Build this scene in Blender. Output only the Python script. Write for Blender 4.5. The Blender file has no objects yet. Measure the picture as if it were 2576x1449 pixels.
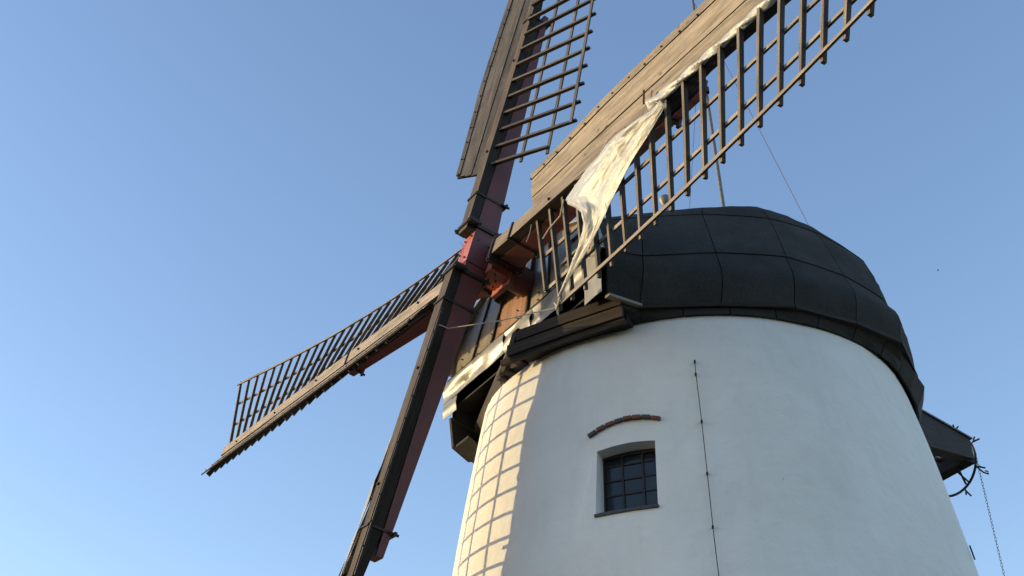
import bpy, math, random
from mathutils import Vector, Matrix, noise
random.seed(7)
scn = bpy.context.scene
K = 3.1            # metres per model unit (the radius of the tower top)
CAMH = 1.6
def V(*a): return Vector(a)

# ------------------------------------------------------------------ camera
f_, pit, rol = 3003.4, 0.59434, 0.00239
cam = bpy.data.cameras.new('camera'); camo = bpy.data.objects.new('camera', cam)
scn.collection.objects.link(camo)
Fw = V(0, math.cos(pit), math.sin(pit)); Uw = V(0, -math.sin(pit), math.cos(pit)); Rw = V(1, 0, 0)
Rr = Rw * math.cos(rol) + Uw * math.sin(rol); Ur = Uw * math.cos(rol) - Rw * math.sin(rol)
m = Matrix((Rr, Ur, -Fw)).transposed().to_4x4(); m.translation = V(0, 0, CAMH)
camo.matrix_world = m
cam.sensor_width = 36; cam.lens = 36 * f_ / 2576; cam.clip_end = 20000; cam.clip_start = 0.1
scn.camera = camo
scn.render.resolution_x = 1024; scn.render.resolution_y = 576

# ------------------------------------------------------------------ light
SAZ, SEL = math.radians(171.5), math.radians(6.6)
world = bpy.data.worlds.new('World'); scn.world = world; world.use_nodes = True
nt = world.node_tree; nt.nodes.clear()
sky = nt.nodes.new('ShaderNodeTexSky'); sky.sky_type = 'NISHITA'; sky.sun_disc = False
sky.sun_elevation = SEL; sky.sun_rotation = math.radians(90) - SAZ
sky.air_density = 1.1; sky.dust_density = 0.5; sky.ozone_density = 2.2; sky.altitude = 0
bg = nt.nodes.new('ShaderNodeBackground'); bg.inputs[1].default_value = 0.15
wo = nt.nodes.new('ShaderNodeOutputWorld')
tint = nt.nodes.new('ShaderNodeMix'); tint.data_type = 'RGBA'; tint.blend_type = 'MULTIPLY'; tint.inputs[0].default_value = 1
tint.inputs[7].default_value = (1.08, 0.985, 1.06, 1)      # white balance of the photograph
nt.links.new(sky.outputs[0], tint.inputs[6]); nt.links.new(tint.outputs[2], bg.inputs[0]); nt.links.new(bg.outputs[0], wo.inputs[0])
sl = bpy.data.lights.new('sun', 'SUN'); sl.energy = 2.0; sl.angle = math.radians(0.5); sl.color = (0.645, 0.48, 0.232)
so = bpy.data.objects.new('sun', sl); scn.collection.objects.link(so)
sd = V(math.cos(SEL) * math.cos(SAZ), math.cos(SEL) * math.sin(SAZ), math.sin(SEL))
so.rotation_euler = sd.to_track_quat('Z', 'Y').to_euler(); so.location = sd * 50
scn.view_settings.view_transform = 'Standard'; scn.view_settings.look = 'None'
scn.view_settings.gamma = 1; scn.view_settings.use_curve_mapping = False
scn.view_settings.exposure = 1.56

# ------------------------------------------------------------------ materials
def nodes(name):
    mt = bpy.data.materials.new(name); mt.use_nodes = True
    n = mt.node_tree; b = n.nodes['Principled BSDF']
    return mt, n, b
def N(n, t, **k):
    o = n.nodes.new(t)
    for a, v in k.items():
        if a.startswith('_'): setattr(o, a[1:], v)
        else: o.inputs[a].default_value = v
    return o
def ramp(n, fac, stops):
    r = n.nodes.new('ShaderNodeValToRGB'); e = r.color_ramp.elements
    while len(e) < len(stops): e.new(0.5)
    for i, (p, c) in enumerate(stops):
        e[i].position = p; e[i].color = (c[0], c[1], c[2], 1) if not isinstance(c, (int, float)) else (c, c, c, 1)
    n.links.new(fac, r.inputs[0]); return r
def bump(n, b, h, strength, dist):
    bp = N(n, 'ShaderNodeBump', Strength=strength, Distance=dist)
    n.links.new(h, bp.inputs['Height']); n.links.new(bp.outputs[0], b.inputs['Normal']); return bp

def wood(name, c1, c2, c3, rough=0.75, grain=1.0, knots=True, bmp=0.5, spec=0.3):
    """weathered timber; UV.x runs along the grain in metres, UV.y across"""
    mt, n, b = nodes(name); L = n.links.new
    uv = N(n, 'ShaderNodeUVMap'); oi = N(n, 'ShaderNodeObjectInfo')
    add = N(n, 'ShaderNodeVectorMath', _operation='ADD'); cmb = N(n, 'ShaderNodeCombineXYZ')
    mul = N(n, 'ShaderNodeMath', _operation='MULTIPLY'); mul.inputs[1].default_value = 37.0
    L(oi.outputs['Random'], mul.inputs[0]); L(mul.outputs[0], cmb.inputs[0]); L(mul.outputs[0], cmb.inputs[1])
    L(uv.outputs[0], add.inputs[0]); L(cmb.outputs[0], add.inputs[1])
    mp = N(n, 'ShaderNodeMapping'); mp.inputs['Scale'].default_value = (1.3, 34 * grain, 1); L(add.outputs[0], mp.inputs[0])
    g = N(n, 'ShaderNodeTexNoise', Scale=1.0, Detail=7.0, Roughness=0.65); L(mp.outputs[0], g.inputs['Vector'])
    mp2 = N(n, 'ShaderNodeMapping'); mp2.inputs['Scale'].default_value = (1.2, 5, 1); L(add.outputs[0], mp2.inputs[0])
    p = N(n, 'ShaderNodeTexNoise', Scale=1.4, Detail=5.0, Roughness=0.6); L(mp2.outputs[0], p.inputs['Vector'])
    r1 = ramp(n, g.outputs[0], [(0.28, c1), (0.5, c2), (0.72, c3)])
    r2 = ramp(n, p.outputs[0], [(0.3, 0.55), (0.55, 1.0), (0.75, 1.15)])
    mx = N(n, 'ShaderNodeMix', _data_type='RGBA', _blend_type='MULTIPLY'); mx.inputs[0].default_value = 0.85
    L(r1.outputs[0], mx.inputs[6]); L(r2.outputs[0], mx.inputs[7])
    vr = N(n, 'ShaderNodeMapRange'); vr.inputs[3].default_value = 0.74; vr.inputs[4].default_value = 1.2
    L(oi.outputs['Random'], vr.inputs[0])
    hs = N(n, 'ShaderNodeHueSaturation'); L(mx.outputs[2], hs.inputs['Color']); L(vr.outputs[0], hs.inputs['Value'])
    out = hs.outputs[0]
    if knots:
        mp3 = N(n, 'ShaderNodeMapping'); mp3.inputs['Scale'].default_value = (2.6, 7, 1); L(add.outputs[0], mp3.inputs[0])
        vo = N(n, 'ShaderNodeTexVoronoi', Scale=1.0); L(mp3.outputs[0], vo.inputs['Vector'])
        rk = ramp(n, vo.outputs['Distance'], [(0.05, 0.35), (0.13, 1.0)])
        m2 = N(n, 'ShaderNodeMix', _data_type='RGBA', _blend_type='MULTIPLY'); m2.inputs[0].default_value = 0.8
        L(out, m2.inputs[6]); L(rk.outputs[0], m2.inputs[7]); out = m2.outputs[2]
    L(out, b.inputs['Base Color']); b.inputs['Roughness'].default_value = rough
    b.inputs['Specular IOR Level'].default_value = spec
    bump(n, b, g.outputs[0], bmp, 0.012)
    return mt

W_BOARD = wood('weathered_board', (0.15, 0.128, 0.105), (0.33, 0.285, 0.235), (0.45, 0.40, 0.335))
W_BAR = wood('lattice_timber', (0.17, 0.145, 0.12), (0.33, 0.285, 0.235), (0.45, 0.395, 0.33), knots=False)
W_BARD = wood('weathered_bar', (0.10, 0.085, 0.07), (0.21, 0.18, 0.15), (0.30, 0.26, 0.215), knots=False)
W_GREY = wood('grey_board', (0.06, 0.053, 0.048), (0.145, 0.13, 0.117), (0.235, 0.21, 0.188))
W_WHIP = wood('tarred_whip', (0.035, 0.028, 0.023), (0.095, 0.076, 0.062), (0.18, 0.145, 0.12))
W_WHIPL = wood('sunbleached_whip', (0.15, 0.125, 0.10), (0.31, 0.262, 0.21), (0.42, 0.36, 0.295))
W_DARK = wood('dark_plank', (0.014, 0.010, 0.008), (0.034, 0.024, 0.018), (0.07, 0.048, 0.034), knots=False)
TARD = wood('tarred_timber', (0.010, 0.008, 0.007), (0.024, 0.019, 0.016), (0.05, 0.04, 0.032), knots=False)
TARB = wood('tarred_bar', (0.022, 0.018, 0.015), (0.05, 0.04, 0.032), (0.085, 0.068, 0.052), knots=False)
W_PAINT = wood('painted_wall_board', (0.26, 0.235, 0.19), (0.38, 0.345, 0.285), (0.47, 0.43, 0.36), rough=0.28, grain=0.5, knots=False, bmp=0.15, spec=0.7)
W_PAINT.node_tree.nodes['Principled BSDF'].inputs['Metallic'].default_value = 0.2
W_COPPER = wood('brown_wall_board', (0.16, 0.085, 0.05), (0.30, 0.165, 0.10), (0.40, 0.235, 0.15), rough=0.34, grain=0.5, knots=False, bmp=0.15, spec=0.7)

def noisy(name, c1, c2, scale, rough, metallic=0.0, bmp=0.2, bscale=None, bdist=0.01, spec=0.5, detail=6, rvar=0.0):
    mt, n, b = nodes(name); L = n.links.new
    g = N(n, 'ShaderNodeNewGeometry')
    t = N(n, 'ShaderNodeTexNoise', Scale=scale, Detail=float(detail), Roughness=0.6); L(g.outputs['Position'], t.inputs['Vector'])
    r = ramp(n, t.outputs[0], [(0.3, c1), (0.7, c2)]); L(r.outputs[0], b.inputs['Base Color'])
    b.inputs['Roughness'].default_value = rough; b.inputs['Metallic'].default_value = metallic
    b.inputs['Specular IOR Level'].default_value = spec
    if rvar:
        rr = N(n, 'ShaderNodeMapRange'); rr.inputs[3].default_value = rough - rvar; rr.inputs[4].default_value = rough + rvar
        L(t.outputs[0], rr.inputs[0]); L(rr.outputs[0], b.inputs['Roughness'])
    t2 = N(n, 'ShaderNodeTexNoise', Scale=bscale or scale * 4, Detail=5.0); L(g.outputs['Position'], t2.inputs['Vector'])
    bump(n, b, t2.outputs[0], bmp, bdist)
    return mt
RED = noisy('red_paint', (0.085, 0.017, 0.018), (0.14, 0.027, 0.027), 3.0, 0.5, bmp=0.25, bscale=9, bdist=0.006, rvar=0.08)
RED_FRONT = noisy('light_red_paint', (0.40, 0.11, 0.095), (0.52, 0.16, 0.135), 3.0, 0.5, bmp=0.25, bscale=9, bdist=0.006)  # lighter red, for the front faces of the hub pieces
RED_BOUNCE = noisy('bounce_tinted_red_paint', (0.20, 0.045, 0.02), (0.30, 0.07, 0.03), 3.0, 0.5, bmp=0.2, bscale=9, bdist=0.006)  # red paint with the warm bounced light mixed into its colour
IRON = noisy('black_iron', (0.012, 0.011, 0.012), (0.035, 0.028, 0.025), 14, 0.55, 0.3)
RUST = noisy('rusty_iron', (0.06, 0.025, 0.015), (0.14, 0.06, 0.035), 18, 0.7, 0.2)
ZINC = noisy('zinc_sheet', (0.24, 0.245, 0.24), (0.34, 0.345, 0.335), 4, 0.42, 0.3, bmp=0.2, bscale=5, bdist=0.05, rvar=0.06)
ZINCD = noisy('dull_zinc_sheet', (0.27, 0.26, 0.225), (0.38, 0.365, 0.32), 6, 0.5, 0.4, bmp=0.3, bscale=8, bdist=0.02)
GALV = noisy('galvanised_pipe', (0.13, 0.14, 0.14), (0.22, 0.23, 0.23), 12, 0.5, 0.3)
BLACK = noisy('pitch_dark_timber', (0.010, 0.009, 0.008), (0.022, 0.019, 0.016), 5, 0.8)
ROPE = noisy('rope_fibre', (0.34, 0.30, 0.24), (0.5, 0.46, 0.38), 60, 0.9)
BRICKR = noisy('red_brick', (0.11, 0.042, 0.03), (0.19, 0.07, 0.05), 12, 0.85, bmp=0.5, bscale=40)
BRICKD = noisy('burnt_brick', (0.035, 0.03, 0.035), (0.075, 0.06, 0.06), 12, 0.7, bmp=0.5, bscale=40)
SLATE = noisy('slate_sill', (0.03, 0.032, 0.035), (0.06, 0.062, 0.066), 14, 0.6)
GLASS = noisy('window_glass', (0.012, 0.016, 0.024), (0.022, 0.028, 0.040), 3, 0.12, bmp=0.08, bscale=4, bdist=0.01, spec=0.4)
BIRDM = noisy('bird_feather', (0.02, 0.02, 0.02), (0.05, 0.045, 0.04), 30, 0.8)

def mk_cloth():
    mt, n, b = nodes('pale_sailcloth'); L = n.links.new
    g = N(n, 'ShaderNodeNewGeometry'); uvn = N(n, 'ShaderNodeUVMap')
    mp = N(n, 'ShaderNodeMapping'); mp.inputs['Scale'].default_value = (2.2, 6.0, 1); L(uvn.outputs[0], mp.inputs[0])
    w = N(n, 'ShaderNodeTexNoise', Scale=1.6, Detail=5.0, Roughness=0.55, Distortion=0.9); L(mp.outputs[0], w.inputs['Vector'])
    t = N(n, 'ShaderNodeTexNoise', Scale=1.2, Detail=3.0); L(g.outputs['Position'], t.inputs['Vector'])
    r = ramp(n, t.outputs[0], [(0.3, (0.42, 0.435, 0.425)), (0.7, (0.53, 0.55, 0.54))]); L(r.outputs[0], b.inputs['Base Color'])
    b.inputs['Roughness'].default_value = 0.38; b.inputs['Specular IOR Level'].default_value = 0.6
    bump(n, b, w.outputs[0], 0.45, 0.035)
    return mt
CLOTH = mk_cloth()
CLOTHG = noisy('grey_sailcloth', (0.26, 0.28, 0.30), (0.42, 0.44, 0.46), 4, 0.6, bmp=0.5, bscale=5, bdist=0.05)

def mk_felt():
    mt, n, b = nodes('roofing_felt'); L = n.links.new
    g = N(n, 'ShaderNodeNewGeometry'); oi = N(n, 'ShaderNodeObjectInfo')
    t = N(n, 'ShaderNodeTexNoise', Scale=1.6, Detail=6.0, Roughness=0.6); L(g.outputs['Position'], t.inputs['Vector'])
    f = N(n, 'ShaderNodeTexNoise', Scale=60.0, Detail=3.0); L(g.outputs['Position'], f.inputs['Vector'])
    r = ramp(n, t.outputs[0], [(0.3, (0.030, 0.0295, 0.027)), (0.7, (0.050, 0.049, 0.045))])
    r2 = ramp(n, f.outputs[0], [(0.35, 0.8), (0.65, 1.2)])
    mx = N(n, 'ShaderNodeMix', _data_type='RGBA', _blend_type='MULTIPLY'); mx.inputs[0].default_value = 1
    L(r.outputs[0], mx.inputs[6]); L(r2.outputs[0], mx.inputs[7])
    hs = N(n, 'ShaderNodeHueSaturation'); vr = N(n, 'ShaderNodeMapRange'); vr.inputs[3].default_value = 0.85; vr.inputs[4].default_value = 1.15
    L(oi.outputs['Random'], vr.inputs[0]); L(vr.outputs[0], hs.inputs['Value']); L(mx.outputs[2], hs.inputs['Color'])
    L(hs.outputs[0], b.inputs['Base Color']); b.inputs['Roughness'].default_value = 0.95; b.inputs['Specular IOR Level'].default_value = 0.15
    bump(n, b, f.outputs[0], 0.4, 0.01)
    return mt
FELT = mk_felt()

def mk_wall():
    mt, n, b = nodes('limewashed_render'); L = n.links.new
    g = N(n, 'ShaderNodeNewGeometry')
    t = N(n, 'ShaderNodeTexNoise', Scale=0.9, Detail=7.0, Roughness=0.6); L(g.outputs['Position'], t.inputs['Vector'])
    mp = N(n, 'ShaderNodeMapping'); mp.inputs['Scale'].default_value = (2.2, 2.2, 0.35); L(g.outputs['Position'], mp.inputs[0])
    st = N(n, 'ShaderNodeTexNoise', Scale=1.6, Detail=6.0, Roughness=0.65); L(mp.outputs[0], st.inputs['Vector'])
    r = ramp(n, t.outputs[0], [(0.3, (0.72, 0.71, 0.67)), (0.7, (0.80, 0.79, 0.75))])
    r2 = ramp(n, st.outputs[0], [(0.28, 0.88), (0.5, 1.0)])
    mx = N(n, 'ShaderNodeMix', _data_type='RGBA', _blend_type='MULTIPLY'); mx.inputs[0].default_value = 0.4
    L(r.outputs[0], mx.inputs[6]); L(r2.outputs[0], mx.inputs[7])
    sp = N(n, 'ShaderNodeTexVoronoi', Scale=1.7); L(g.outputs['Position'], sp.inputs['Vector'])
    rs = ramp(n, sp.outputs['Distance'], [(0.012, 0.45), (0.024, 1.0)])
    m2 = N(n, 'ShaderNodeMix', _data_type='RGBA', _blend_type='MULTIPLY'); m2.inputs[0].default_value = 0.7
    L(mx.outputs[2], m2.inputs[6]); L(rs.outputs[0], m2.inputs[7])
    L(m2.outputs[2], b.inputs['Base Color']); b.inputs['Roughness'].default_value = 0.9
    b.inputs['Specular IOR Level'].default_value = 0.2
    t2 = N(n, 'ShaderNodeTexNoise', Scale=2.6, Detail=8.0, Roughness=0.55); L(g.outputs['Position'], t2.inputs['Vector'])
    bump(n, b, t2.outputs[0], 0.6, 0.06)
    return mt
WALL = mk_wall()
GRASS = noisy('meadow_ground', (0.028, 0.036, 0.018), (0.065, 0.07, 0.038), 0.4, 0.9, bmp=0.5, bscale=8, bdist=0.05)
GRAVEL = noisy('gravel_yard', (0.20, 0.17, 0.13), (0.34, 0.30, 0.24), 3.0, 0.9, bmp=0.5, bscale=30, bdist=0.02)

# ------------------------------------------------------------------ mesh helpers
def U(p): return Vector(p) * K + Vector((0, 0, CAMH))       # model units -> metres
class MB:
    def __init__(s): s.v = []; s.f = []; s.uv = []; s.front = set()
    def face(s, idx, uvs=None):
        s.f.append(idx); s.uv.append(uvs or [(0, 0)] * len(idx))
    def sweep(s, pts, wd, td, w, t, cap=True):
        """box section swept along pts (units); wd,td unit directions lists or vectors; w,t full sizes (float or list)"""
        n = len(pts); base = len(s.v); run = 0; o = random.random() * 9
        g = lambda a, i: a[i] if isinstance(a, (list, tuple)) else a
        L = []
        for i, p in enumerate(pts):
            if i: run += (pts[i] - pts[i - 1]).length * K
            L.append(run)
            a = g(wd, i) * (g(w, i) / 2); c = g(td, i) * (g(t, i) / 2)
            for sx, sy in ((-1, -1), (1, -1), (1, 1), (-1, 1)): s.v.append(p + a * sx + c * sy)
        W_ = g(w, 0) * K; T_ = g(t, 0) * K; ys = [0, W_, W_ + T_, 2 * W_ + T_, 2 * W_ + 2 * T_]
        for i in range(n - 1):
            for k in range(4):
                k2 = (k + 1) % 4; A = base + 4 * i
                if k == 2: s.front.add(len(s.f))
                s.face([A + k, A + k2, A + 4 + k2, A + 4 + k],
                       [(L[i], o + ys[k]), (L[i], o + ys[k + 1]), (L[i + 1], o + ys[k + 1]), (L[i + 1], o + ys[k])])
        if cap:
            s.face([base + 3, base + 2, base + 1, base], [(0, o), (0, o + W_), (T_, o + W_), (T_, o)])
            A = base + 4 * (n - 1); s.face([A, A + 1, A + 2, A + 3], [(0, o), (0, o + W_), (T_, o + W_), (T_, o)])
        return s
    def box(s, c, dx, dy, dz):
        """dx,dy,dz half-size vectors"""
        return s.sweep([c - dx, c + dx], dy.normalized(), dz.normalized(), dy.length * 2, dz.length * 2)
    def tube(s, pts, r, n=8, cap=True):
        base = len(s.v); m_ = len(pts); up = None
        for i, p in enumerate(pts):
            t = (pts[min(i + 1, m_ - 1)] - pts[max(i - 1, 0)]).normalized()
            if up is None: up = t.orthogonal().normalized()
            a = (up - t * up.dot(t)).normalized(); up = a; b = t.cross(a)
            rr = r[i] if isinstance(r, (list, tuple)) else r
            for k in range(n):
                th = 2 * math.pi * k / n; s.v.append(p + (a * math.cos(th) + b * math.sin(th)) * rr)
        for i in range(m_ - 1):
            for k in range(n):
                k2 = (k + 1) % n; A = base + n * i
                s.face([A + k, A + k2, A + n + k2, A + n + k], [(i * .1, k * .1), (i * .1, k * .1 + .1), (i * .1 + .1, k * .1 + .1), (i * .1 + .1, k * .1)])
        if cap:
            s.face([base + k for k in range(n)][::-1]); s.face([base + n * (m_ - 1) + k for k in range(n)])
        return s
    def grid(s, P, uvf=None, thick=None):
        """P[i][j] points; optional thickness: offset along -normal, closed rim"""
        ni, nj = len(P), len(P[0]); base = len(s.v)
        for r in P: s.v += r
        uvf = uvf or (lambda i, j: (i * .2, j * .2))
        q = lambda i, j: base + i * nj + j
        for i in range(ni - 1):
            for j in range(nj - 1):
                s.face([q(i, j), q(i + 1, j), q(i + 1, j + 1), q(i, j + 1)], [uvf(i, j), uvf(i + 1, j), uvf(i + 1, j + 1), uvf(i, j + 1)])
        if thick:
            b2 = len(s.v)
            for i in range(ni):
                for j in range(nj):
                    e1 = P[min(i + 1, ni - 1)][j] - P[max(i - 1, 0)][j]; e2 = P[i][min(j + 1, nj - 1)] - P[i][max(j - 1, 0)]
                    nn = e1.cross(e2)
                    nn = nn.normalized() if nn.length > 1e-9 else V(0, 0, 1)
                    s.v.append(P[i][j] - nn * thick)
            q2 = lambda i, j: b2 + i * nj + j
            for i in range(ni - 1):
                for j in range(nj - 1):
                    s.face([q2(i, j), q2(i, j + 1), q2(i + 1, j + 1), q2(i + 1, j)], [uvf(i, j), uvf(i, j + 1), uvf(i + 1, j + 1), uvf(i + 1, j)])
            for i in range(ni - 1):
                s.face([q(i, 0), q2(i, 0), q2(i + 1, 0), q(i + 1, 0)]); s.face([q(i, nj - 1), q(i + 1, nj - 1), q2(i + 1, nj - 1), q2(i, nj - 1)])
            for j in range(nj - 1):
                s.face([q(0, j), q(0, j + 1), q2(0, j + 1), q2(0, j)]); s.face([q(ni - 1, j), q2(ni - 1, j), q2(ni - 1, j + 1), q(ni - 1, j + 1)])
        return s
    def build(s, name, mat, parent=None, smooth=False, world=False, back=None):
        off = parent_world(parent)
        me = bpy.data.meshes.new(name)
        vs = [(U(p) - off) for p in s.v] if not world else [Vector(p) - off for p in s.v]
        me.from_pydata(vs, [], s.f)
        uvl = me.uv_layers.new(name='UVMap'); i = 0
        flat = [c for fu in s.uv for uv in fu for c in uv]
        uvl.data.foreach_set('uv', flat)
        me.materials.append(mat)
        if back:
            me.materials.append(back)
            for p in me.polygons:
                if p.index not in s.front: p.material_index = 1
        me.validate(); me.update()
        if smooth:
            for p in me.polygons: p.use_smooth = True
            me.set_sharp_from_angle(angle=math.radians(42))
        o = bpy.data.objects.new(name, me); scn.collection.objects.link(o)
        if parent: o.parent = parent
        return o
ORIG = {}
def parent_world(p):
    if p is None: return Vector((0, 0, 0))
    while p.parent: p = p.parent
    return ORIG.get(p.name, Vector((0, 0, 0)))
def thing(name, label, cat, at, group=None):
    o = bpy.data.objects.new(name, None); scn.collection.objects.link(o); o.empty_display_size = .3
    o.location = U(at); ORIG[o.name] = U(at)
    o['label'] = label; o['category'] = cat
    if group: o['group'] = group
    return o
def tag(o, label, cat, group=None):
    o['label'] = label; o['category'] = cat
    if group: o['group'] = group
    return o
def nz(p, sc=1.0, seed=0.0): return noise.noise(Vector(p) * sc + Vector((seed, seed * 1.7, -seed)))

# ------------------------------------------------------------------ frames
O = V(0.86403, 5.1562, 2.67531)                       # centre of the tower top
phi = -2.59683
Fd = V(math.cos(phi), math.sin(phi), 0); Gd = V(-math.sin(phi), math.cos(phi), 0)
Zd = V(0, 0, 1)
def C(f, g, z): return O + Fd * f + Gd * g + Zd * z
tau, th_ = 0.19972, 1.45582
S = V(math.cos(tau) * math.cos(phi), math.cos(tau) * math.sin(phi), math.sin(tau))
h_ = Zd.cross(S).normalized(); v_ = S.cross(h_)
A = h_ * math.cos(th_) + v_ * math.sin(th_); B = A.cross(S).normalized()
H = V(0.86403, 5.1562, 2.77049) + S * 1.39502 + A * 0.17364 + B * 0.02956
DL = 0.11843
K1, K2 = 0.19396, -0.04212
def Rz(z):                                            # tower radius at depth below the top
    d = max(-z, 0)
    if d < 2.0: return 1 + K1 * d + K2 * d * d
    return 1 + K1 * 2 + K2 * 4 + (d - 2) * 0.06
GZ = -(O.z + CAMH / K)                                # ground height in tower frame
def T(az, z, off=0.0):
    a = math.radians(az); r = Rz(z) + off
    return O + V(math.cos(a) * r, math.sin(a) * r, z)

# ------------------------------------------------------------------ ground
g = MB(); n_ = 40
P = []
for i in range(n_ + 1):
    row = []
    for j in range(n_ + 1):
        x = (i / n_ - .5); y = (j / n_ - .5)
        X = math.copysign(abs(x * 2) ** 3, x) * 4000; Y = math.copysign(abs(y * 2) ** 3, y) * 4000
        r = math.hypot(X, Y); row.append(V(X, Y, (nz((X * .01, Y * .01, 0)) * 2.0) * min(1, max(0, (r - 40) / 200))))
    P.append(row)
g.grid(P, lambda i, j: (i, j)); go = g.build('ground', GRASS, None, True, world=True); go['kind'] = 'structure'
g = MB(); c0 = O * K
ring = [V(c0.x + math.cos(t) * 13, c0.y + math.sin(t) * 13, 0.004) for t in [2 * math.pi * k / 64 for k in range(64)]]
g.v = ring; g.face(list(range(64)), [(0, 0)] * 64); yo = g.build('yard', GRASS, None, world=True); yo['kind'] = 'structure'

# ------------------------------------------------------------------ tower
tower = thing('windmill_tower', 'round whitewashed windmill tower with a small arched iron window', 'windmill tower', V(O.x, O.y, -CAMH / K))
WA0, WA1, WZ0, WZ1 = -118.9, -106.72, -0.884, -0.606
azs = [WA0 - 4.0 * k for k in range(1, 92) if WA0 - 4.0 * k > WA1 - 360 + 0.5][::-1]
win = [WA0 + (WA1 - WA0) * k / 12 for k in range(13)]
azs = [a for a in azs] + win
zsl = [0.02, 0.0, -.06] + [-.12 - .07 * k for k in range(7)] + [WZ1] + [WZ1 + (WZ0 - WZ1) * k / 5 for k in range(1, 5)] + [WZ0] + [WZ0 - .1 * k for k in range(1, 19)]
z = zsl[-1]
while z > GZ: z -= .2; zsl.append(max(z, GZ - .02))
zsl = sorted(set(round(x, 4) for x in zsl), reverse=True)
def archz(az):
    t = (az - WA0) / (WA1 - WA0); return WZ1 + 0.009 * (1 - (2 * t - 1) ** 2) + (t - .5) * .004
w = MB(); P = []
na, nzz = len(azs), len(zsl)
iz1 = zsl.index(round(WZ1, 4)); iz0 = zsl.index(round(WZ0, 4))
for i, az in enumerate(azs):
    for j, z in enumerate(zsl):
        zz_ = z
        if j == iz1 and WA0 <= az <= WA1: zz_ = archz(az)
        wob = (nz((math.cos(math.radians(az)) * 3, math.sin(math.radians(az)) * 3, z * 3), 1.0) * 0.004) if not (WA0 - .1 <= az <= WA1 + .1 and iz1 <= j <= iz0) else 0
        w.v.append(T(az, zz_, wob - (0.02 if z > 0 else 0)))
for i in range(na):
    i2 = (i + 1) % na
    inw = WA0 - .01 <= azs[i] and azs[i] < WA1 - .01
    for j in range(nzz - 1):
        if inw and iz1 <= j < iz0: continue
        w.face([i * nzz + j, i * nzz + j + 1, i2 * nzz + j + 1, i2 * nzz + j])
# reveal of the window opening
wn = (T((WA0 + WA1) / 2, -.75) - (O + V(0, 0, -.75))); wn.z = 0; wn.normalize()
RD = 0.100
def rev(pts):
    base = len(w.v)
    for p in pts: w.v += [p, p - wn * RD]
    for k in range(len(pts) - 1): w.face([base + 2 * k, base + 2 * k + 1, base + 2 * k + 3, base + 2 * k + 2])
rev([T(a, archz(a)) for a in win]); rev([T(a, WZ0) for a in win[::-1]])
rev([T(WA0, z) for z in [WZ0 + (archz(WA0) - WZ0) * k / 4 for k in range(5)]])
rev([T(WA1, z) for z in [WZ0 + (archz(WA1) - WZ0) * k / 4 for k in range(5)][::-1]])
wo_ = w.build('wall', WALL, tower, True)
# interior darkness: floor disc at the top
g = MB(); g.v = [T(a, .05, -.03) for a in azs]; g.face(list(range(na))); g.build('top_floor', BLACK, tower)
# window: frame, bars and panes standing in the reveal
wt = Zd.cross(wn).normalized()                        # sideways (towards +azimuth)
if wt.dot(T(WA1, -.7) - T(WA0, -.7)) < 0: wt = -wt
wc = (T(WA0, -.7) + T(WA1, -.7)) / 2
def WP(x, z, d): # x sideways from centre, z height in tower frame, d recess
    lean = (z + .745) * -0.10
    p = V(wc.x, wc.y, O.z + z) - wn * (d + lean * 0) + wt * x
    return p
hwid = (T(WA1, -.745) - T(WA0, -.745)).dot(wt) / 2 + .004
frame = MB(); d0 = RD - .012
def arcw(x): return WZ1 + 0.008 * (1 - (x / hwid) ** 2)
fw = .010
for sx in (-1, 1): frame.sweep([WP(sx * (hwid - fw / 2), WZ0, d0), WP(sx * (hwid - fw / 2), WZ1 + .004, d0)], wt, wn, fw, .016)
frame.sweep([WP(-hwid, WZ0 + fw / 2, d0), WP(hwid, WZ0 + fw / 2, d0)], Zd, wn, fw, .016)
xs = [-hwid + 2 * hwid * k / 8 for k in range(9)]
frame.sweep([WP(x, arcw(x) - fw * .7, d0) for x in xs], Zd, wn, fw * 1.4, .016)
window = frame.build('window', IRON, tower)
cols = [-hwid / 3, hwid / 3]; zb_ = WZ0 + .070; rows = [zb_ + (WZ1 + .004 - zb_) * t for t in (.21, .50, .79)]
for x in cols: MB().sweep([WP(x, WZ0, d0 + .001), WP(x, arcw(x) - .002, d0 + .001)], wt, wn, .0075, .011).build('glazing_bar', IRON, window)
for z in rows: MB().sweep([WP(-hwid, z, d0 + .002), WP(hwid, z, d0 + .002)], Zd, wn, .0065, .009).build('glazing_bar', IRON, window)
xe = [-hwid + .004] + cols + [hwid - .004]; ze = [WZ0 + .004] + rows + [None]
for i in range(3):
    for j in range(4):
        x0, x1 = xe[i] + .002, xe[i + 1] - .002; z0 = ze[j] + .002
        z1a = (ze[j + 1] - .002) if ze[j + 1] is not None else arcw(x0) - .006
        z1b = (ze[j + 1] - .002) if ze[j + 1] is not None else arcw(x1) - .006
        ti = random.uniform(-.0012, .0012); tj = random.uniform(-.0012, .0012)
        m_ = MB(); Pp = [[WP(x0, z0, d0 + .004 + ti), WP(x1, z0, d0 + .004)], [WP(x0, z1a, d0 + .004), WP(x1, z1b, d0 + .004 + tj)]]
        m_.grid(Pp, thick=.002); m_.build('pane', GLASS, window)
m_ = MB(); m_.sweep([T(a, WZ0 - .006, .002) - wn * .03 for a in [WA0 - .15] + win[1:-1] + [WA1 + .2]], wn, Zd, .075, .011)
m_.build('window_sill', SLATE, tower)
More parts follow.
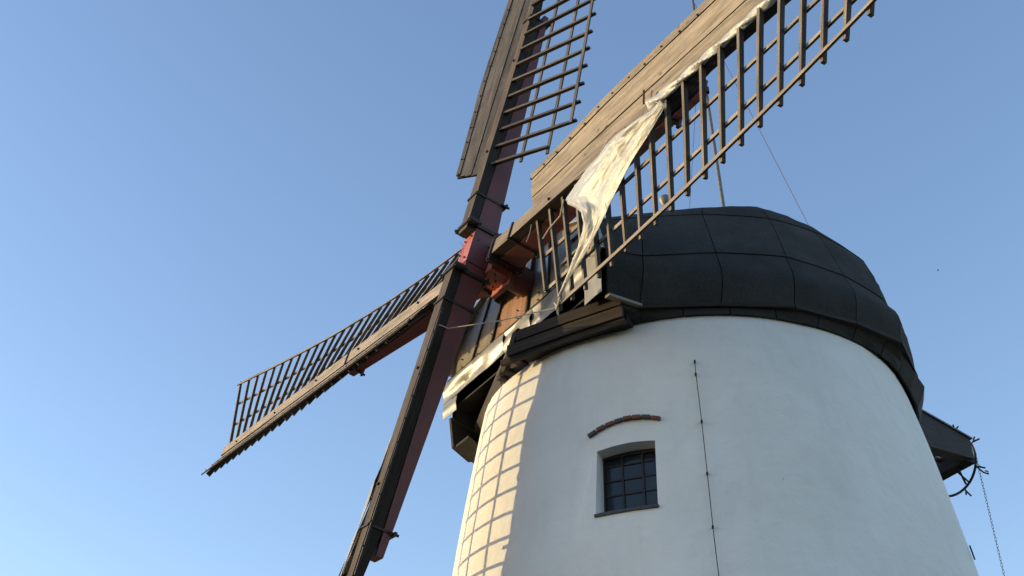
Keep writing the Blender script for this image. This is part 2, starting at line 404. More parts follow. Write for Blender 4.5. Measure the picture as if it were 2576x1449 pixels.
# brick hood over the window
ba = [-120.9 + (15.6) * k / 8 for k in range(9)]
def hz(a):
    t = (a + 120.9) / 15.6; return -.532 + .020 * t + 0.033 * (1 - (2 * t - 1) ** 2)
for k, dk in enumerate([1, 0, 0, 1, 0, 0, 1, 0]):
    a0, a1 = ba[k] + .09, ba[k + 1] - .09
    jz = random.uniform(-.0015, .0015); jo = random.uniform(-.003, .004)
    c_ = (T(a0, hz(a0)) + T(a1, hz(a1))) / 2; tt = (T(a1, hz(a1)) - T(a0, hz(a0))); n_o = V(c_.x - O.x, c_.y - O.y, 0).normalized()
    up = n_o.cross(tt).normalized(); up = up if up.z > 0 else -up
    MB().box(c_ + n_o * jo + up * jz, tt / 2, up * .0068, n_o * .017).build('brick', BRICKD if dk else BRICKR, tower)
# iron cramp at the right limb of the wall
MB().box(T(-30, -.86, .012), (T(-30, -.89) - T(-30, -.83)) / 2, V(.3, .5, 0).normalized() * .004, V(.8, -.5, 0).normalized() * .003).build('wall_cramp', IRON, tower)

# lightning conductor on the wall
cz = [-.245, -.312, -.4, -.543, -.66, -.775, -.88, -.995, -1.1, -1.2, -1.6, -2.2, GZ + .02]
ca = [-97.31, -97.36, -97.3, -97.22, -97.21, -97.2, -97.2, -97.2, -97.15, -97.05, -97, -97, -97]
ct = thing('conductor_cable', 'thin grey cable clipped down the white tower wall right of the window', 'cable', T(-97, GZ, .012))
MB().tube([T(a, z, .014) for a, z in zip(ca, cz)], .0016, 6).build('wire', IRON, ct, True)
for a, z in [(-97.31, -.25), (-97.4, -.315), (-97.22, -.543), (-97.21, -.775), (-97.22, -.995), (-97.05, -1.21)]:
    p = T(a, z, .012); nn = V(p.x - O.x, p.y - O.y, 0).normalized()
    MB().tube([p - nn * .012, p + nn * .006], .0042, 8).build('wall_clip', IRON, ct)

# ------------------------------------------------------------------ cap
cap = thing('cap_house', 'black felt covered boat shaped cap with boarded front under the sails', 'windmill cap', O)
# columns of the right hand side; the left mirrors it.  levels: hem, .2, seam 1, seam 2, crown, ridge
CO = [
 [(.95, .655, .07), (.95, .668, .19), (.95, .660, .29), (.95, .555, .505), (.95, .34, .595), (.95, 0, .62)],
 [(.80, .675, .048), (.80, .715, .19), (.782, .70, .295), (.70, .595, .60), (.62, .42, .73), (.55, 0, .80)],
 [(.52, .865, .048), (.495, .865, .20), (.455, .80, .372), (.345, .62, .745), (.22, .46, .925), (.15, 0, 1.04)],
 [(.25, 1.01, .05), (.22, 1.005, .20), (.155, .92, .388), (.02, .72, .785), (-.06, .52, 1.01), (-.08, 0, 1.12)],
 [(-.06, 1.05, .05), (-.09, 1.05, .20), (-.19, .925, .408), (-.27, .74, .80), (-.40, .52, 1.01), (-.32, 0, 1.12)],
 [(-.33, 1.04, .05), (-.37, 1.03, .20), (-.475, .885, .40), (-.60, .715, .77), (-.76, .45, .965), (-.5, 0, 1.06)],
 [(-.62, .86, .05), (-.65, .84, .20), (-.75, .725, .41), (-.84, .55, .745), (-.90, .30, .935), (-.66, 0, 1.04)],
 [(-.92, .52, .05), (-.94, .50, .20), (-.96, .45, .42), (-.95, .32, .74), (-.90, .17, .915), (-.68, 0, .98)],
 [(-1.07, 0, .05), (-1.08, 0, .20), (-1.06, 0, .42), (-1.0, 0, .74), (-.92, 0, .90), (-.72, 0, .97)]]
def cr(p0, p1, p2, p3, t):
    return tuple(0.5 * ((2 * b) + (-a + c) * t + (2 * a - 5 * b + 4 * c - d) * t * t + (-a + 3 * b - 3 * c + d) * t ** 3) for a, b, c, d in zip(p0, p1, p2, p3))
def prof(col, l):      # point on a column at level l (0..5), smooth
    i = min(int(l), 4); t = l - i
    p = [col[max(i - 1, 0)], col[i], col[i + 1], col[min(i + 2, 5)]]
    return cr(*p, t)
def shell(ci, l, sgn=1):
    """ci 0..8 across columns (mostly faceted, slightly rounded), l level"""
    i = min(int(ci), 7); t = ci - i
    a = prof(CO[i], l); b = prof(CO[i + 1], l)
    lin = tuple(x + (y - x) * t for x, y in zip(a, b))
    s_ = cr(prof(CO[max(i - 1, 0)], l), a, b, prof(CO[min(i + 2, 8)], l), t)
    k = min(1, max(0, (l - .2) / 2.5)) * .55
    p = tuple(x * (1 - k) + y * k for x, y in zip(lin, s_))
    return C(p[0], p[1] * sgn, p[2])
def shell_n(ci, l, sgn):
    e = .02; c0_, c1_ = max(ci - e, 0), min(ci + e, 8); l0, l1 = max(l - e, 0), min(l + e, 5)
    n = (shell(c1_, l, sgn) - shell(c0_, l, sgn)).cross(shell(ci, l1, sgn) - shell(ci, l0, sgn))
    if n.length < 1e-9: return Zd.copy()
    n.normalize(); o = shell(ci, l, sgn) - C(-.05, 0, .2)
    return n if n.dot(o) > 0 else -n
# under-shell
us = MB()
for sg in (1, -1):
    P = [[shell(ci / 4, l / 4, sg) - shell_n(ci / 4, l / 4, sg) * .012 for l in range(0, 21)] for ci in range(0, 33)]
    if sg < 0: P = P[::-1]
    us.grid(P)
us.build('roof_boarding', BLACK, cap, True)
lev = [(0, 2), (2, 3), (3, 5)]
for sg in (1, -1):
    for i in range(8):
        for (l0, l1) in lev:
            nI, nL = 8, 8
            sag = random.uniform(.001, .006); sd_ = random.random() * 50
            wi = (shell(i + 1, l0, sg) - shell(i, l0, sg)).length + 1e-6; hi = (shell(i + .5, l1, sg) - shell(i + .5, l0, sg)).length + 1e-6
            gx = .0022 / wi; gy = .0022 / hi
            if (l0 == 0): gy0 = 0
            else: gy0 = gy
            P = []
            for a in range(nI + 1):
                row = []
                for b_ in range(nL + 1):
                    ta = gx + (1 - 2 * gx) * a / nI; tb = gy0 + (1 - gy0 - gy) * b_ / nL
                    ci = min(8, max(0, i + ta)); l = l0 + (l1 - l0) * tb
                    p = shell(ci, l, sg); n = shell_n(ci, l, sg)
                    edge = math.sin(math.pi * ta) * math.sin(math.pi * tb)
                    wob = nz(p, 4.0, sd_) * .006 * edge + sag * (tb - .5) * 0 + (1 - tb) * .004
                    # diagonal pull wrinkles
                    wob += math.sin((ta * 1.0 + tb * 1.3) * 14 + sd_) * (.0008 + .0026 * (sd_ % 1)) * edge
                    row.append(p + n * (wob + .003))
                P.append(row)
            if sg < 0: P = P[::-1]
            g = MB(); g.grid(P, lambda i, j: (i * .1, j * .1), thick=.013)
            o = g.build('felt_panel', FELT, cap, True)
# hem board under the felt and lower skirt leaning in to the wall
hem = MB()
for sg in (1, -1):
    pts = [shell(ci / 2, 0, sg) for ci in range(2, 17)]
    for k in range(len(pts) - 1):
        a_, b_ = pts[k], pts[k + 1]; t_ = (b_ - a_).normalized(); o_ = t_.cross(Zd).normalized()
        hem.sweep([a_ - Zd * .008, b_ - Zd * .008], o_, Zd, .03, .016)
hem.build('hem_board', W_DARK, cap)
def skirt_top(th):
    # horizontal distance of the hem polygon from the axis in direction th (degrees from the front)
    d = math.radians(abs(th)); best = 1.03
    for i in range(8):
        a_, b_ = CO[i][0], CO[i + 1][0]
        t0, t1 = math.atan2(a_[1], a_[0]), math.atan2(b_[1], b_[0])
        if t0 <= d <= t1 + 1e-6:
            dx, dy = math.cos(d), math.sin(d); ex, ey = b_[0] - a_[0], b_[1] - a_[1]
            den = dx * ey - dy * ex
            if abs(den) > 1e-9: best = (a_[0] * ey - a_[1] * ex) / den
    return best
skb = [33, 40, 50, 61, 72, 83, 94, 104.5, 104.5, 114, 126, 126, 140, 155, 170, 185, 200, 215, 230, 245, 260, 275, 290, 305, 320]
for k in range(len(skb) - 1):
    t0, t1 = skb[k], skb[k + 1]
    if t1 - t0 < 1: continue
    P = []
    mid_ = (t0 + t1) / 2
    for t in (t0 + .1, (t0 + t1) / 2, t1 - .1):
        tt = t if t <= 180 else 360 - t
        r0 = skirt_top(tt) - .012
        k_ = min(1, max(0, (tt - 112) / 12)); st_ = .010 if tt > 104 else 0
        rows_ = [(r0, .045), ((r0 + 1.004) / 2 + k_ * .055, .020 - .03 * k_), (1.004 + st_ + k_ * .022, -.004 - st_ - k_ * .085)]
        P.append([C(math.cos(math.radians(t)) * r, math.sin(math.radians(t)) * r, z) for r, z in rows_])
    MB().grid(P, thick=.012).build('skirt_board', BLACK, cap)
# brown planked beam under the front right overhang
e1, e2 = C(1.075, .165, .030), C(.868, .655, .018); bd = (e2 - e1).normalized(); bo = bd.cross(Zd).normalized(); bo = bo if bo.dot(Fd) > 0 else -bo
for zc, off, tw_, ext in [(.044, .012, .050, 0), (-.010, .004, .052, .055), (-.050, -.010, .026, .10)]:
    a_ = e1 - bd * ext + Zd * zc
    MB().sweep([a_ + bo * off, (e1 + e2) / 2 + Zd * (zc + .002) + bo * (off + .003), e2 + Zd * zc + bo * off], bo, Zd, .018, tw_).build('fascia_plank', W_DARK, cap)
MB().sweep([C(1.085, .168, .104), C(1.075, .100, .035), C(1.065, .020, -.030)], Fd, Gd, .022, [.045, .055, .050]).build('fascia_end_board', W_DARK, cap)
MB().sweep([e1 - bo * .05, e2 - bo * .05], bo, Zd, .05, .09).build('sheer_beam', BLACK, cap)
# two sawn joist ends below it
for kx in (0, 1):
    p = C(1.03 - kx * .02, .0 - kx * .065, .0)
    MB().box(p, Fd * .03, Gd * .016, Zd * .010).build('joist_end', W_DARK, cap)
# soffit of the front overhang
sf = MB(); ys_ = [-.66 + 1.32 * k / 8 for k in range(9)]
P = [[C(.94, y * .99, .15), C(.6, y * 1.1, .13), C(.2, y * 1.1, .12)] for y in ys_]
sf.grid(P, thick=.01); sf.build('soffit_boarding', BLACK, cap)
for yy in (-.45, -.2, .35, .55):
    MB().sweep([C(.86, yy, .125), C(.5, yy * 1.05, .11)], Gd, Zd, .04, .05).build('soffit_beam', BLACK, cap)
# ring board round the wall head on the left, pale lath along it
cA, cB = (1.06, .06), (.765, -.83)
P = []
for k in range(12):
    t = k / 11; an = math.radians(7 - 62 * t); fx, gx_ = cA[0] + (cB[0] - cA[0]) * t, cA[1] + (cB[1] - cA[1]) * t
    P.append([C(.99 * math.cos(an), .99 * math.sin(an), -.012), C(fx, gx_, .062)])
MB().grid(P, thick=.012).build('curb_boarding', TARB, cap)
MB().sweep([C(1.06, .05, .072), C(.768, -.82, .072)], Zd, Fd, .010, .010).build('lath', W_BARD, cap)
for t in (-14, -24, -34):
    t_ = (-t + 2) / 54; p = C(1.06 - .295 * t_ - .012, .06 - .89 * t_, .050)
    MB().box(p, Gd * .008, Fd * .008, Zd * .008).build('roller_block', W_DARK, cap)
# hanging side board at the left end of the overhang
g = MB(); hb = [(.948, .085), (.930, -.068), (.83, -.106), (.70, -.106), (.70, .28), (.948, .30)]
for dg in (-.668, -.656):
    g.v += [C(f, dg - (.948 - f) * .22, z) for f, z in hb]
g.face(list(range(6))); g.face(list(range(6, 12))[::-1])
for k in range(6): g.face([k, 6 + k, 6 + (k + 1) % 6, (k + 1) % 6])
g.build('side_board', TARD, cap)
MB().sweep([C(.93, -.60, -.066), C(.83, -.62, -.104), C(.74, -.66, -.10)], Gd, Zd, .13, .012).build('side_soffit', BLACK, cap)
MB().sweep([C(.955, -.67, .085), C(.934, -.672, -.068), C(.83, -.695, -.106)], Gd, Fd, .018, .010).build('edge_lath', W_DARK, cap)
# left and right cheeks of the front overhang
for sg in (-1, 1):
    P = [[C(.945, .655 * sg, .085), C(.945, .66 * sg, .30)], [C(.80, .68 * sg, .05), C(.80, .71 * sg, .28)]]
    if sg < 0: P = P[::-1]
    MB().grid(P, thick=.012).build('cheek_board', BLACK, cap)
MB().sweep([C(.945, .652, .066), C(.80, .682, .044)], Zd, Gd, .012, .03).build('edge_lath', W_BAR, cap)
# front wall boards (fan out downwards)
sb = [(-.66, -.60), (-.44, -.25), (-.258, -.085), (-.10, 0.0), (.06, .13), (.25, .27), (.43, .40), (.60, .52), (.665, .60)]
def archf(gv):
    a_ = abs(gv); pts = [(0, .62), (.34, .595), (.555, .505), (.62, .43), (.66, .29)]
    for (x0, y0), (x1, y1) in zip(pts, pts[1:]):
        if x0 <= a_ <= x1: return y0 + (y1 - y0) * (a_ - x0) / (x1 - x0)
    return .29
matp = [W_PAINT, W_PAINT, W_PAINT, W_COPPER, W_PAINT, W_COPPER, W_PAINT, W_PAINT]
matp = [W_PAINT, W_PAINT, W_COPPER, W_COPPER, W_PAINT, W_PAINT, W_COPPER, W_PAINT]
for k in range(len(sb) - 1):
    P = []; o_ = random.random() * 5; tilt = random.uniform(-.006, .006)
    for a in range(4):
        t = .02 + .96 * a / 3; row = []
        gb = sb[k][0] + (sb[k + 1][0] - sb[k][0]) * t; gt = sb[k][1] + (sb[k + 1][1] - sb[k][1]) * t
        zt = archf(gt)
        for b_ in range(9):
            u = b_ / 8; gg = gb + (gt - gb) * u; zz_ = .30 + (zt - .30) * u
            row.append(C(.948 + .006 * (k % 2) + tilt * (t - .5) + nz((gg * 3, zz_ * 3, k)) * .008, gg, zz_))
        P.append(row)
    P = P[::-1]
    g = MB(); g.grid(P, lambda i, j: (j * .13, i * .14 + o_), thick=.012)
    # faces must look forwards
    g.build('front_board', matp[k], cap, True)
for k in range(1, len(sb) - 1):
    if k in (3,): continue
    g0, g1 = sb[k]
    MB().sweep([C(.966, g0, .30), C(.966, g1, archf(g1) - .01)], Gd, Fd, .012, .016).build('cover_batten', BLACK, cap)
MB().grid([[C(.93, y, .25), C(.93, y, archf(y))] for y in [-.66 + .11 * k for k in range(13)]], thick=.01).build('front_lining', BLACK, cap)
# gable rim strip
rim = [C(.965, x, archf(x) + .006) for x in [-.655, -.64, -.62, -.585, -.555, -.5, -.43, -.34, -.2, -.07, .07, .2, .34, .43, .5, .555, .585, .62, .64, .655]]
MB().sweep(rim, Fd, Zd, .045, .010).build('rim_strip', ZINCD, cap)
# layered khaki sheets on the right of the front wall
for (g0, g1, z0, z1, dz) in [(.30, .655, .305, .365, .0), (.36, .650, .375, .440, .012), (.42, .62, .45, .50, .02)]:
    P = [[C(.978 + nz((x * 5, z0 * 7, 2)) * .008 + dz * .3, x, z0 + (x - .4) * .02), C(.970 + nz((x * 4, 3, z1)) * .006, x, z1 + (x - .4) * .01)] for x in [g0 + (g1 - g0) * k / 6 for k in range(7)]]
    MB().grid(P[::-1], thick=.003).build('cladding_sheet', ZINCD, cap, True)
# crumpled zinc apron
def sheet(g0, g1, z0, z1, amp, seed, f0=.972, mat=ZINC, name='apron_sheet', nx=22, nz_=9):
    P = []
    for a in range(nx + 1):
        x = g0 + (g1 - g0) * a / nx; row = []
        for b_ in range(nz_ + 1):
            t = b_ / nz_; z = z0 + (z1 - z0) * t
            w1 = nz((x * 3.0 + z * 5, z * 15 - x * 3, seed), 1, seed); w2 = nz((x * 8, z * 20 + x * 5, seed + 4), 1, seed) * .6
            ridge = abs(nz((x * 5 + z * 3, z * 9, seed + 9)))
            edge = 0.25 + .75 * math.sin(math.pi * min(1, max(0, t)))
            row.append(C(f0 + amp * (w1 * 1.0 + w2 * .35 + ridge * .8) * edge, x, z + .004 * nz((x * 9, seed, 0)) * (b_ in (0, nz_))))
        P.append(row)
    return MB().grid(P[::-1], lambda i, j: (i * .05, j * .05), thick=.0025).build(name, mat, cap, True)
sheet(-.715, -.40, .175, .285, .022, 1.0, .972)
sheet(-.405, -.13, .175, .285, .024, 2.0, .974)
sheet(-.135, .12, .175, .285, .022, 3.0, .976)
sheet(.115, .33, .175, .285, .016, 4.0, .973)
sheet(.325, .54, .175, .285, .018, 5.0, .975)
sheet(.53, .655, .075, .298, .006, 6.0, .972, nx=8)
sheet(-.715, -.58, .088, .168, .010, 7.0, .972, nx=8)
for gx in [-.68, -.6, -.5, -.35, -.22, .02, .2, .45, .6]:
    for zz_ in (.282, .325):
        MB().tube([C(.985, gx, zz_), C(1.0, gx, zz_)], .0035, 6).build('rivet', GALV, cap)
MB().sweep([C(.968, -.69, .296), C(.968, .655, .296)], Zd, Fd, .014, .006).build('gap_shade_strip', BLACK, cap)  # black strip painting the shade of the gap above the apron
# tar felt flap over the bearing
P = [[C(1.0 + .02 * k, -.19 + .05 * k, .59 - .01 * k), C(.99 + .012 * k, -.20 + .04 * k, .50 - .02 * (k % 2)), C(.985, -.15 + .035 * k, .455 + .01 * k)] for k in range(4)]
MB().grid(P[::-1], thick=.004).build('felt_flap', FELT, cap)

# ------------------------------------------------------------------ vent pipe, mast
vt = thing('vent_pipe', 'small mushroom capped vent pipe on the black cap left of the mast', 'vent pipe', C(.14, .1, 1.0))
pc = C(.118, .1, 1.0)
MB().tube([pc, pc + Zd * .235], .0155, 14).build('pipe', GALV, vt, True)
q_ = pc + Zd * .235
MB().tube([q_, q_ + Zd * .018, q_ + Zd * .040, q_ + Zd * .052, q_ + Zd * .066, q_ + Zd * .074], [.016, .027, .034, .035, .022, .004], 18).build('cowl', GALV, vt, True)
mast = thing('mast', 'slender grey mast rising behind the upper right sail', 'mast', C(-.40, 0, 1.08))
mb = C(-.405, 0, 1.05); mt_ = C(-.335, 0, 3.55)
MB().tube([mb, mb.lerp(mt_, .3), mb.lerp(mt_, .6), mt_], [.0125, .0115, .010, .008], 10).build('pole', GALV, mast, True)
MB().tube([C(-.37, 0, 2.36), C(-.29, .02, 2.40), C(-.24, .03, 2.42)], .004, 6).build('bracket', IRON, mast, True)
MB().tube([C(-.358, 0, 2.36) + Gd * .01, C(-.358, 0, 2.40) + Gd * .01], .02, 10).build('collar', IRON, mast, True)
gl = thing('guy_wire', 'long thin guy wire slanting from the mast down to the right of the cap', 'wire', C(-.844, .2, 1.0))
MB().tube([C(-.335, 0, 3.2), C(-.846, .2, 1.405), C(-.87, .21, .93)], .0014, 6).build('strand', RUST, gl, True)
g2 = thing('stay_wire', 'thin hanging wire just left of the mast, seen through the sail lattice', 'wire', C(-.14, 0, 1.1))
MB().tube([C(-.36, 0, 3.3), C(-.287, 0, 2.329), C(-.14, 0, 1.405), C(-.10, 0, 1.05)], .0012, 6).build('strand', RUST, g2, True)

# ------------------------------------------------------------------ windshaft and stocks
shaft = thing('windshaft', 'red iron windshaft and crossed red stocks carrying the four sails', 'windshaft', H)
def R(s_, a_, b_): return H + S * s_ + A * a_ + B * b_
def stock(u_dir, l_dir, s0, uneg, upos, nm, cn, cp):
    """u_dir arm direction, l_dir lateral; front face s0 (behind whips), tapering in depth"""
    us_ = [uneg, -.9, -.3, -.09, .09, .3, .9, upos]
    pts, ws, ts = [], [], []
    for u in us_:
        au = abs(u); front = -(.046 + .014 * au); back = -.158 + .040 * au if au > .1 else -.160
        pts.append(H + S * (s0 + (front + back) / 2 + au * (cn if u < 0 else cp)) + u_dir * u); ts.append(front - back); ws.append(.088 - .006 * au)
    return MB().sweep(pts, l_dir, S, ws, ts).build(nm, RED, shaft)
stock(A, B, 0, -1.505, 1.57, 'stock', .004, .012); stock(B, A, -DL, -1.50, 1.59, 'stock', .047, .013)
# chamfer block at ends
def rb(s0, s1, a0, a1, b0, b1, nm, mat, par=shaft):
    c_ = R((s0 + s1) / 2, (a0 + a1) / 2, (b0 + b1) / 2)
    return MB().box(c_, A * (abs(a1 - a0) / 2), B * (abs(b1 - b0) / 2), S * (abs(s1 - s0) / 2)).build(nm, RED_FRONT, par, back=mat)
rb(-.043, -.17, -.072, .097, -.062, .048, 'poll_box', RED)
rb(-.150, -.252, -.085, .085, -.048, .100, 'poll_end', RED_BOUNCE)
rb(-.252, -.274, -.112, .100, -.066, .104, 'flange_plate', RED)
MB().tube([R(-.27, 0, .01), R(-.9, 0, 0)], .068, 20).build('neck', RED, shaft, True)
# bearing lip below the neck, at the opening in the front wall
bl = MB(); pts = []
for k in range(13):
    t = math.pi * (1.0 + k / 12); pts.append(R(-.46, 0, 0) + B * math.cos(t) * .095 + A * math.sin(t) * .095)
bl.sweep(pts, S, [(p - R(-.46, 0, 0)).normalized() for p in pts], .07, .022); bl.build('bearing_lip', RED, cap, True)
for (a_, b_) in [(.07, -.03), (.075, .03), (-.045, .022), (.0, -.05)]:
    MB().tube([R(-.045, a_, b_), R(-.035, a_, b_)], .0045, 6).build('bolt', IRON, shaft)
for (s_, a_) in [(-.07, .06), (-.13, .05)]:
    MB().tube([R(s_, a_, .046), R(s_, a_, .053)], .004, 6).build('bolt', IRON, shaft)
MB().tube([R(-.036, .10, -.09), R(-.038, .05, -.045), R(-.036, -.02, -.02), R(-.04, -.07, .0)], .0012, 6).build('wire', GALV, shaft)
MB().tube([R(-.036, .07, .03), R(-.038, .03, -.03), R(-.036, .0, -.055)], .0012, 6).build('wire', GALV, shaft)
for (s_, b_) in [(-.18, -.02), (-.215, .03), (-.19, .07), (-.23, -.02)]:
    MB().tube([R(s_, -.084, b_), R(s_, -.091, b_)], .005, 6).build('bolt', IRON, shaft)

# ------------------------------------------------------------------ sails
SA = {
 'A+': dict(s0=0, ud=A, vd=B, d=.00307, c=.04656, w=(.47369, -.12363, .00117), cw=.012, st=1.52),
 'B+': dict(s0=-DL, ud=B, vd=-A, d=-.00832, c=.03978, w=(.39947, -.08407, -.02284), cw=.013, st=1.41),
 'A-': dict(s0=0, ud=-A, vd=-B, d=0, c=.030, w=(.46, -.13, .0), cw=.004, st=1.40),
 'B-': dict(s0=-DL, ud=-B, vd=A, d=-.01202, c=.0452, w=(.24531, .06848, -.06137), cw=.047, st=1.41)}
WO = .03366; DU = .10876; U0 = .49973; UE = U0 + 26 * DU
VH = {1: (.21997, .01246), 2: (.37257, .01299), 3: (.50551, .01531)}
def sp(nm, u, v, off=0.0, w=None, frame=False):
    q = SA[nm]
    if w is None: w = q['w'][0] + q['w'][1] * u + q['w'][2] * u * u
    ud = q['ud'] * math.cos(q['d']) + q['vd'] * math.sin(q['d']); vd = q['vd'] * math.cos(q['d']) - q['ud'] * math.sin(q['d'])
    u3 = ud * math.cos(q['c']) + S * math.sin(q['c']); s3 = S * math.cos(q['c']) - ud * math.sin(q['c'])
    vv = vd * math.cos(w) - s3 * math.sin(w); nn = s3 * math.cos(w) + vd * math.sin(w)
    p = H + S * q['s0'] + u3 * u + vv * v - s3 * WO + nn * off
    return (p, u3, vv, nn) if frame else p
def wp(nm, u, v, off=0.0):
    q = SA[nm]; c = q['cw']
    u3 = q['ud'] * math.cos(c) + S * math.sin(c); s3 = S * math.cos(c) - q['ud'] * math.sin(c)
    return H + S * q['s0'] + u3 * u + q['vd'] * v + s3 * off
def wdep(u): return .050 + .012 * min(max((u - .3) / 1.1, 0), 1) if u < 1.45 else max(.034, .062 - (u - 1.45) * .10)
def hv(j, u): return VH[j][0] + VH[j][1] * (u - 1.5)
BWS = {'A+': .42, 'B+': .42, 'A-': .30, 'B-': .42}       # weather angle of the leading boards
def bpt(nm, u, v, off=0.0):
    """leading boards hinge on the whip's leading front edge; v >= 0 outwards"""
    q = SA[nm]; base = wp(nm, u, -.040, -.010)
    w = BWS[nm]
    dirv = -q['vd'] * math.cos(w) + S * math.sin(w); nn = S * math.cos(w) + q['vd'] * math.sin(w)
    return base + dirv * v + nn * off, dirv, nn
sails = {}
def make_sail(nm, label, wmat, bmat, barmat):
    q = SA[nm]
    t = thing('sail', label, 'windmill sail', wp(nm, .1, 0), 'four sails of the windmill'); sails[nm] = t
    # whip
    us_ = [.095, .3, .6, 1.0, 1.4, 1.7, 2.1, 2.6, 3.0, UE + .05]
    pts = [wp(nm, u, 0, -wdep(u) / 2) + q['vd'] * nz((u * 2, 0, 0), 1, hash(nm) % 7) * .002 for u in us_]
    MB().sweep(pts, q['vd'], S, [.082 - .0055 * u for u in us_], [wdep(u) for u in us_]).build('whip', wmat, t, back=TARD)
    # bars
    for k in range(27):
        u = U0 + k * DU
        ve = hv(2, u) + .012 if k == 0 else hv(3, u) + .022 + random.uniform(-.003, .004)
        vs = 0.035
        n = 5; P = []; ww = []; dd = []
        jit = random.uniform(-.003, .003); bow = random.uniform(-.0025, .0025)
        for i in range(n):
            v = vs + (ve - vs) * i / (n - 1)
            p, u3, vv, nn = sp(nm, u + jit * i / n, v, bow * math.sin(math.pi * i / (n - 1)), None, True)
            P.append(p); ww.append(u3); dd.append(nn)
        tap = [.0155, .015, .0145, .014, .0125]
        MB().sweep(P, ww, dd, [x * .90 for x in tap], [.019, .019, .018, .017, .015]).build('lattice_bar', barmat if nm != 'B+' else W_BARD, t, back=TARB)
        # peg end of the bar poking through the front of the leading boards
    for j in (1, 2, 3):
        u0_ = U0 + (DU if j == 3 else 0) - (.018 if j == 3 else .028); P, ww, dd = [], [], []
        n = 40
        for i in range(n + 1):
            u = u0_ + (UE + .02 - u0_) * i / n
            off = .0135 if j == 3 else -.0135
            p, u3, vv, nn = sp(nm, u, hv(j, u), off + nz((u * 3, j, 1)) * .0015, None, True)
            P.append(p); ww.append(vv); dd.append(nn)
        MB().sweep(P, ww, dd, .0145, .0085).build('hem_lath', barmat, t, back=TARB)
    # leading boards: three planks side by side
    ks_ = 1.65 if nm == 'A-' else 1.0  # hanging sail's boards made extra wide so their shadow covers the wall
    e = [-.014, .046 * ks_, .088 * ks_, .124 * ks_, .150 * ks_]
    for k in range(4):
        u0_ = [.472, .478, .490, .500][k]; u1_ = UE + [.0, .005, .015, .04][k]
        n = 30; P = []; ww = []; dd = []; sz = []
        for i in range(n + 1):
            u = u0_ + (u1_ - u0_) * i / n
            gw = 1 + .22 * min(1, max(0, (u - .5) / .6)) + .03 * max(0, u - 1.1) if nm != 'A-' else 1
            v0, v1 = max(e[k], 0) * gw + min(e[k], 0) + .0012, e[k + 1] * gw - .0012
            if k == 3: v1 += nz((u * 5, 2, 3)) * .002
            if i == n and k == 3: v0 = v1 - .006
            p, dv, nn = bpt(nm, u, (v0 + v1) / 2, [.0, .003, .0, .004][k] + nz((u * 2, k, 5)) * .002)
            P.append(p); ww.append(dv); dd.append(nn); sz.append(v1 - v0)
        MB().sweep(P, ww, dd, sz, .0085).build('leading_board', bmat, t, back=TARD)
    # brackets behind the boards and nail heads on them
    for k in range(27):
        u = U0 + k * DU
        g = MB(); p0, dv, nn = bpt(nm, u, -.005, -.007); p1, _, _ = bpt(nm, u, (.150 if u < .7 else .175) if nm != 'A-' else .05, -.007)
        bkd = .006 if nm == 'A-' else .034 * min(1, (u - .35) / 1.4)
        bas = wp(nm, u, -.036, -wdep(u) * .95)
        th2 = .008
        for sx in (-1, 1):
            g.v += [p + q['ud'] * th2 * sx for p in (p0, p1, p1 - nn * bkd, bas)]
        g.face([0, 1, 2, 3]); g.face([7, 6, 5, 4])
        for i in range(4): g.face([i, 4 + i, 4 + (i + 1) % 4, (i + 1) % 4])
        if nm != 'A-': g.build('bracket', TARD, t)
        for vv in (.134 * (1 + .2 * min(1, max(0, (u - .5) / .6))),):
            p, dv, nn = bpt(nm, u + random.uniform(-.006, .006), vv * ks_ + random.uniform(-.006, .006), .003)
            MB().tube([p, p + nn * .010], .0042, 6).build('nail_head', IRON, t)
    for k in range(5):
        u = .62 + k * .62 + random.uniform(-.05, .05); p = wp(nm, u, random.uniform(-.015, .02), -.001)
        MB().tube([p, p + S * .010], .0065, 8).build('bolt', IRON, t)
    # iron straps round whip and stock, rear yokes with nuts
    for ks, u in enumerate((.13, .303, q['st'])):
        wv = .041 - .003 * u; dp = (-.163 + .04 * u) if u > .2 else -.165; gth = .004 if ks else .007
        hw_ = .010 if ks else .018
        g = MB(); c_ = lambda v, o: wp(nm, u, v, o)
        fr = [(-wv - gth, dp), (-wv - gth, .004), (wv + gth, .004), (wv + gth, dp)]
        for (v0, o0), (v1, o1) in zip(fr, fr[1:]):
            p0, p1 = c_(v0, o0), c_(v1, o1); d_ = (p1 - p0).normalized(); nn = d_.cross(q['ud']).normalized()
            g.sweep([p0 - d_ * gth / 2, p1 + d_ * gth / 2], q['ud'], nn, hw_, gth * 1.3)
        g.sweep([c_(-wv - .022, dp - .004), c_(wv + .022, dp - .004)], q['ud'], S, hw_ * 1.6, .012)
        st = g.build('strap', IRON, t)
        for v in (-wv - .010, wv + .010):
            MB().tube([c_(v, dp - .022), c_(v, dp + .02)], .0062, 8).build('nut', IRON, st)
        if ks == 0:
            # wide collar plates that stick out on the trailing and leading side
            for v in (-wv - .006, wv + .006):
                sgn = 1 if v > 0 else -1
                MB().sweep([c_(v, -.02), c_(v + sgn * .034, -.02)], q['ud'], S, .016, .05).build('clamp_ear', IRON, t)
                MB().tube([c_(v + sgn * .024, .012), c_(v + sgn * .024, -.055)], .0062, 8).build('nut', IRON, st)
    return t
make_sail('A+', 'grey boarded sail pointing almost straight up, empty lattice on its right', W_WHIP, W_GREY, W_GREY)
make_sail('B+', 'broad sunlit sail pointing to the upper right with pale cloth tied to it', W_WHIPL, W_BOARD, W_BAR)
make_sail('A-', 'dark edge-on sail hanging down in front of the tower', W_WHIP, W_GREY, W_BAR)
make_sail('B-', 'slim sail pointing to the lower left, lattice above its sunlit whip', W_WHIPL, W_BOARD, W_BAR)

